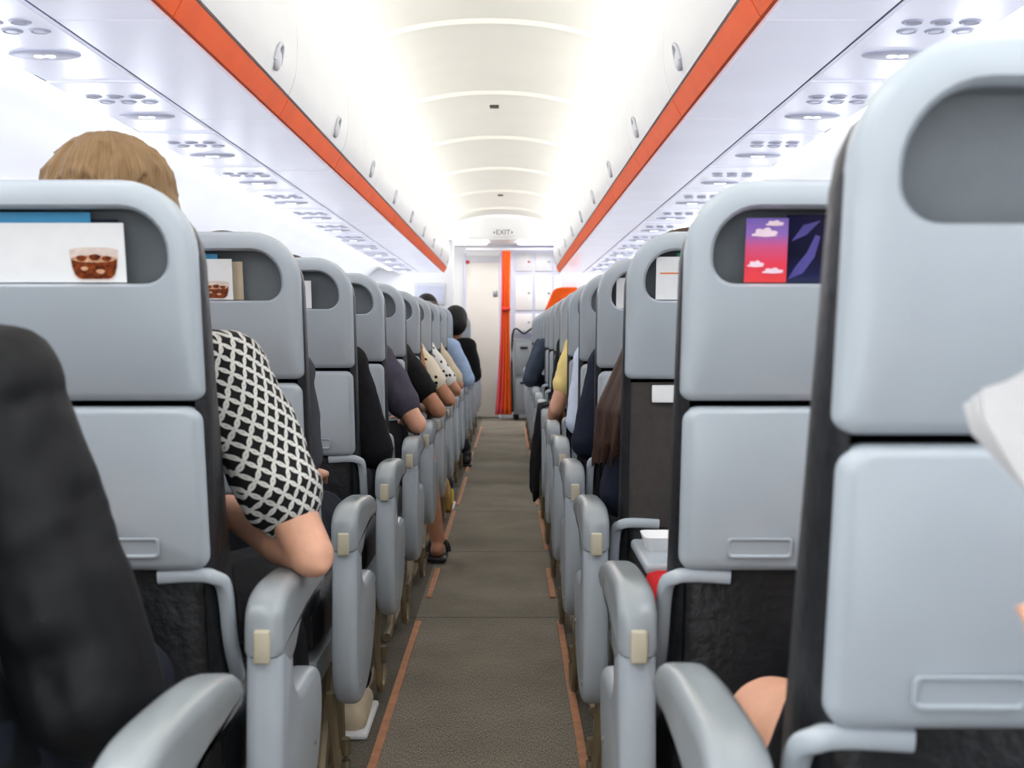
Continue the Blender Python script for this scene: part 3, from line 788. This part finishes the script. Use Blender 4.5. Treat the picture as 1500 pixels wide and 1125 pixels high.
person('passenger in a black t-shirt with bare leg and black sandal', 5, 'L', 'c_black', 'c_black', 'hair_black', skin='skin_tan', sleeve=.62, e1=(.325, .19, .68), w1=(.26, .43, .68), shorts=.8, a1=(.295, .62, .10), k1=(.22, .62, .54), shoes='sandal', loose=.016)
person('passenger with ginger hair in a cream dotted top', 6, 'L', 'dots', 'c_tan', 'hair_ginger', 'long', skin='skin_tan', sleeve=.6, e1=(.33, .2, .68), w1=(.26, .42, .68), loose=.016, vox=.010)
person('passenger in a white dotted shirt, eighth row on the left', 7, 'L', 'dots2', 'c_jean', 'hair_black', skin='skin_tan', sleeve=.7, e1=(.325, .22, .685), vox=.011, shoes='yellow_shoe', a1=(.25, .68, .09))
person('passenger in a tan shirt, ninth row on the left', 8, 'L', 'c_tan', 'c_jean', 'hair_brown', skin='skin_tan', sleeve=.8, e1=(.31, .22, .685), vox=.012)
person('passenger in a light blue shirt leaning toward the aisle', 9, 'L', 'c_blue', 'c_jean', 'hair_brown', sleeve=1.85, ll=.07, e1=(.33, .24, .69), vox=.012)
person('black-haired passenger in a black jacket leaning out into the aisle', 10, 'L', 'c_black', 'c_jean', 'hair_black', skin='skin_tan', sleeve=1.9, ll=.155, e1=(.355, .24, .69), w1=(.28, .45, .69), head=(.22, .27, 1.065), vox=.010, a1=(.28, .62, .09))
person('tall passenger whose black hair shows above the far left seats', 11, 'L', 'c_slate', 'c_jean', 'hair_black', up=.10, ll=-.03, vox=.012)
# right of the aisle
person('passenger with a bare knee beside the nearest right armrest', 0, 'R', 'c_black', 'c_black', 'hair_brown', sleeve=.75, ll=-.09, e1=(.04, .30, .66), w1=(.0, .5, .66), vox=.008, sw=.12, loose=.006, shorts=.2, k1=(.132, .50, .535), a1=(.10, .58, .09))
person('passenger with long dark brown hair over a navy top', 2, 'R', 'c_navy', 'c_jean', 'hair_brown', 'long', sleeve=1.8, e1=(.19, .27, .64), head=(.06, .26, 1.08), vox=.0085, sw=.13)
person('passenger in a dark navy long-sleeved jacket, fourth right row', 3, 'R', 'c_navy', 'c_jean', 'hair_brown', sleeve=1.85, e1=(.215, .22, .69))
person('passenger in a pale blue shirt, fifth right row', 4, 'R', 'c_paleblue', 'c_jean', 'hair_brown', sleeve=1.85, e1=(.195, .22, .69), vox=.010)
person('passenger in a pale yellow shirt with bare forearm, sixth right row', 5, 'R', 'c_yellow', 'c_jean', 'hair_black', sleeve=.6, e1=(.25, .2, .685), w1=(.24, .42, .60), vox=.010, up=.03)
person('passenger in black, seventh right row', 6, 'R', 'c_black', 'c_jean', 'hair_black', sleeve=1.85, e1=(.20, .22, .69), vox=.011, up=.03)
person('passenger in a slate blue jacket leaning into the aisle on the right', 9, 'R', 'c_slate', 'c_jean', 'hair_brown', sleeve=1.85, ll=.06, e1=(.30, .22, .69), vox=.012)
person('passenger in a dark jacket far along the right side', 11, 'R', 'c_black', 'c_jean', 'hair_black', sleeve=1.85, ll=.03, e1=(.27, .22, .69), vox=.012)
person('passenger at the right edge holding up a white paper', -1, 'R', 'c_grey', 'c_jean', 'hair_brown', sleeve=.7, e1=(.115, .32, .66), w1=(.118, .53, .73), e2=(-.2, .3, .68), w2=(-.04, .5, .80), vox=.007, dirw=(0, .5, .8))

# ------------------------------------------------------------------ loose things
# white paper held at right : folded straight-edged sheets
t = thing('newspaper', 'folded white paper held up at the right edge, blurred', 'paper', (.313, .65, .932))
for i, (ang, off) in enumerate(((-4, 0), (2, .010), (8, .020))):
    b = bmn()
    P = [(-.048, .014), (-.046, -.003), (.065, -.180), (.16, -.14), (.12, .090)]
    ca, sa = math.cos(R(ang)), math.sin(R(ang))
    Q = [(x*ca-z*sa, z*ca+x*sa) for x, z in P]
    loft(b, [[(x, -.35*x+off, z) for x, z in Q], [(x, -.35*x+off+.0012, z) for x, z in Q]], True, True)
    obj('page', b, M['newsprint'], t, 20)
# gold handbag on the floor by the aisle, left
t = thing('handbag', 'small gold handbag on the floor beside the left aisle strip', 'bag', (-.375, 6.62, 0))
b = bmn(); loft(b, [[(x*sc, y*sc2, z) for x, y in rr(-.055, .055, -.12, .12, .03)] for sc, sc2, z in ((.9, .9, 0), (1, 1, .02), (.95, 1, .1), (.6, .92, .17), (.4, .85, .185))], True, True); obj('body', b, M['gold'], t, 60)
b = bmn(); tube(b, smoothpath([(0, -.07, .17), (0, -.06, .25), (0, .06, .25), (0, .07, .17)], 5), .007, 8); obj('strap', b, M['gold'], t)
# black coat hanging over the armrest on the right
t = thing('coat', 'black coat hanging over an armrest into the aisle on the right', 'coat', (.155, 5.42, 0))
b = bmn(); loops = []
for i in range(13):
    u = i/12; z = .66-.40*u; w = .12+.05*u
    loops.append([(-.012-.028*math.sin(u*2.2)+.012*math.sin(j*1.3+u*3)-(.02*math.sin(math.pi*j/14)*u), -w+2*w*j/14, z-.03*math.sin(j*.9)*u) for j in range(15)])
loft(b, [[(.05, p[1], .645) for p in loops[0]], [(.02, p[1], .668) for p in loops[0]]]+loops, closed=False)
o = obj('cloth', b, M['c_black'], t, 80); md = o.modifiers.new('s', 'SOLIDIFY'); md.thickness = .01
# red bag on the second right seat
t = thing('bag', 'bright red bag on the second right seat behind the armrest', 'bag', (.250, 1.92, .455))
b = bmn(); loft(b, [[(x*q, y*q, z) for x, y in rr(-.03, .03, -.10, .10, .025)] for q, z in ((.85, 0), (1, .03), (1, .09), (.7, .125), (.35, .135))], True, True); obj('body', b, M['c_red'], t, 60)

# ------------------------------------------------------------------ light
w = bpy.data.worlds.new('World'); S.world = w; w.use_nodes = True
bg = w.node_tree.nodes['Background']; bg.inputs[0].default_value = (.92, .96, 1, 1); bg.inputs[1].default_value = 2.3

# ------------------------------------------------------------------ camera
cd = bpy.data.cameras.new('Camera'); cam = bpy.data.objects.new('Camera', cd); COL.objects.link(cam)
cam.location = (0, 0, CZ); cam.rotation_euler = (R(90), 0, 0)
cd.sensor_width = 36; cd.lens = 41.6; cd.shift_x = 3/1500; cd.shift_y = -72.5/1500; cd.clip_start = .02
cd.dof.use_dof = True; cd.dof.focus_distance = 3.0; cd.dof.aperture_fstop = 7.5
S.camera = cam
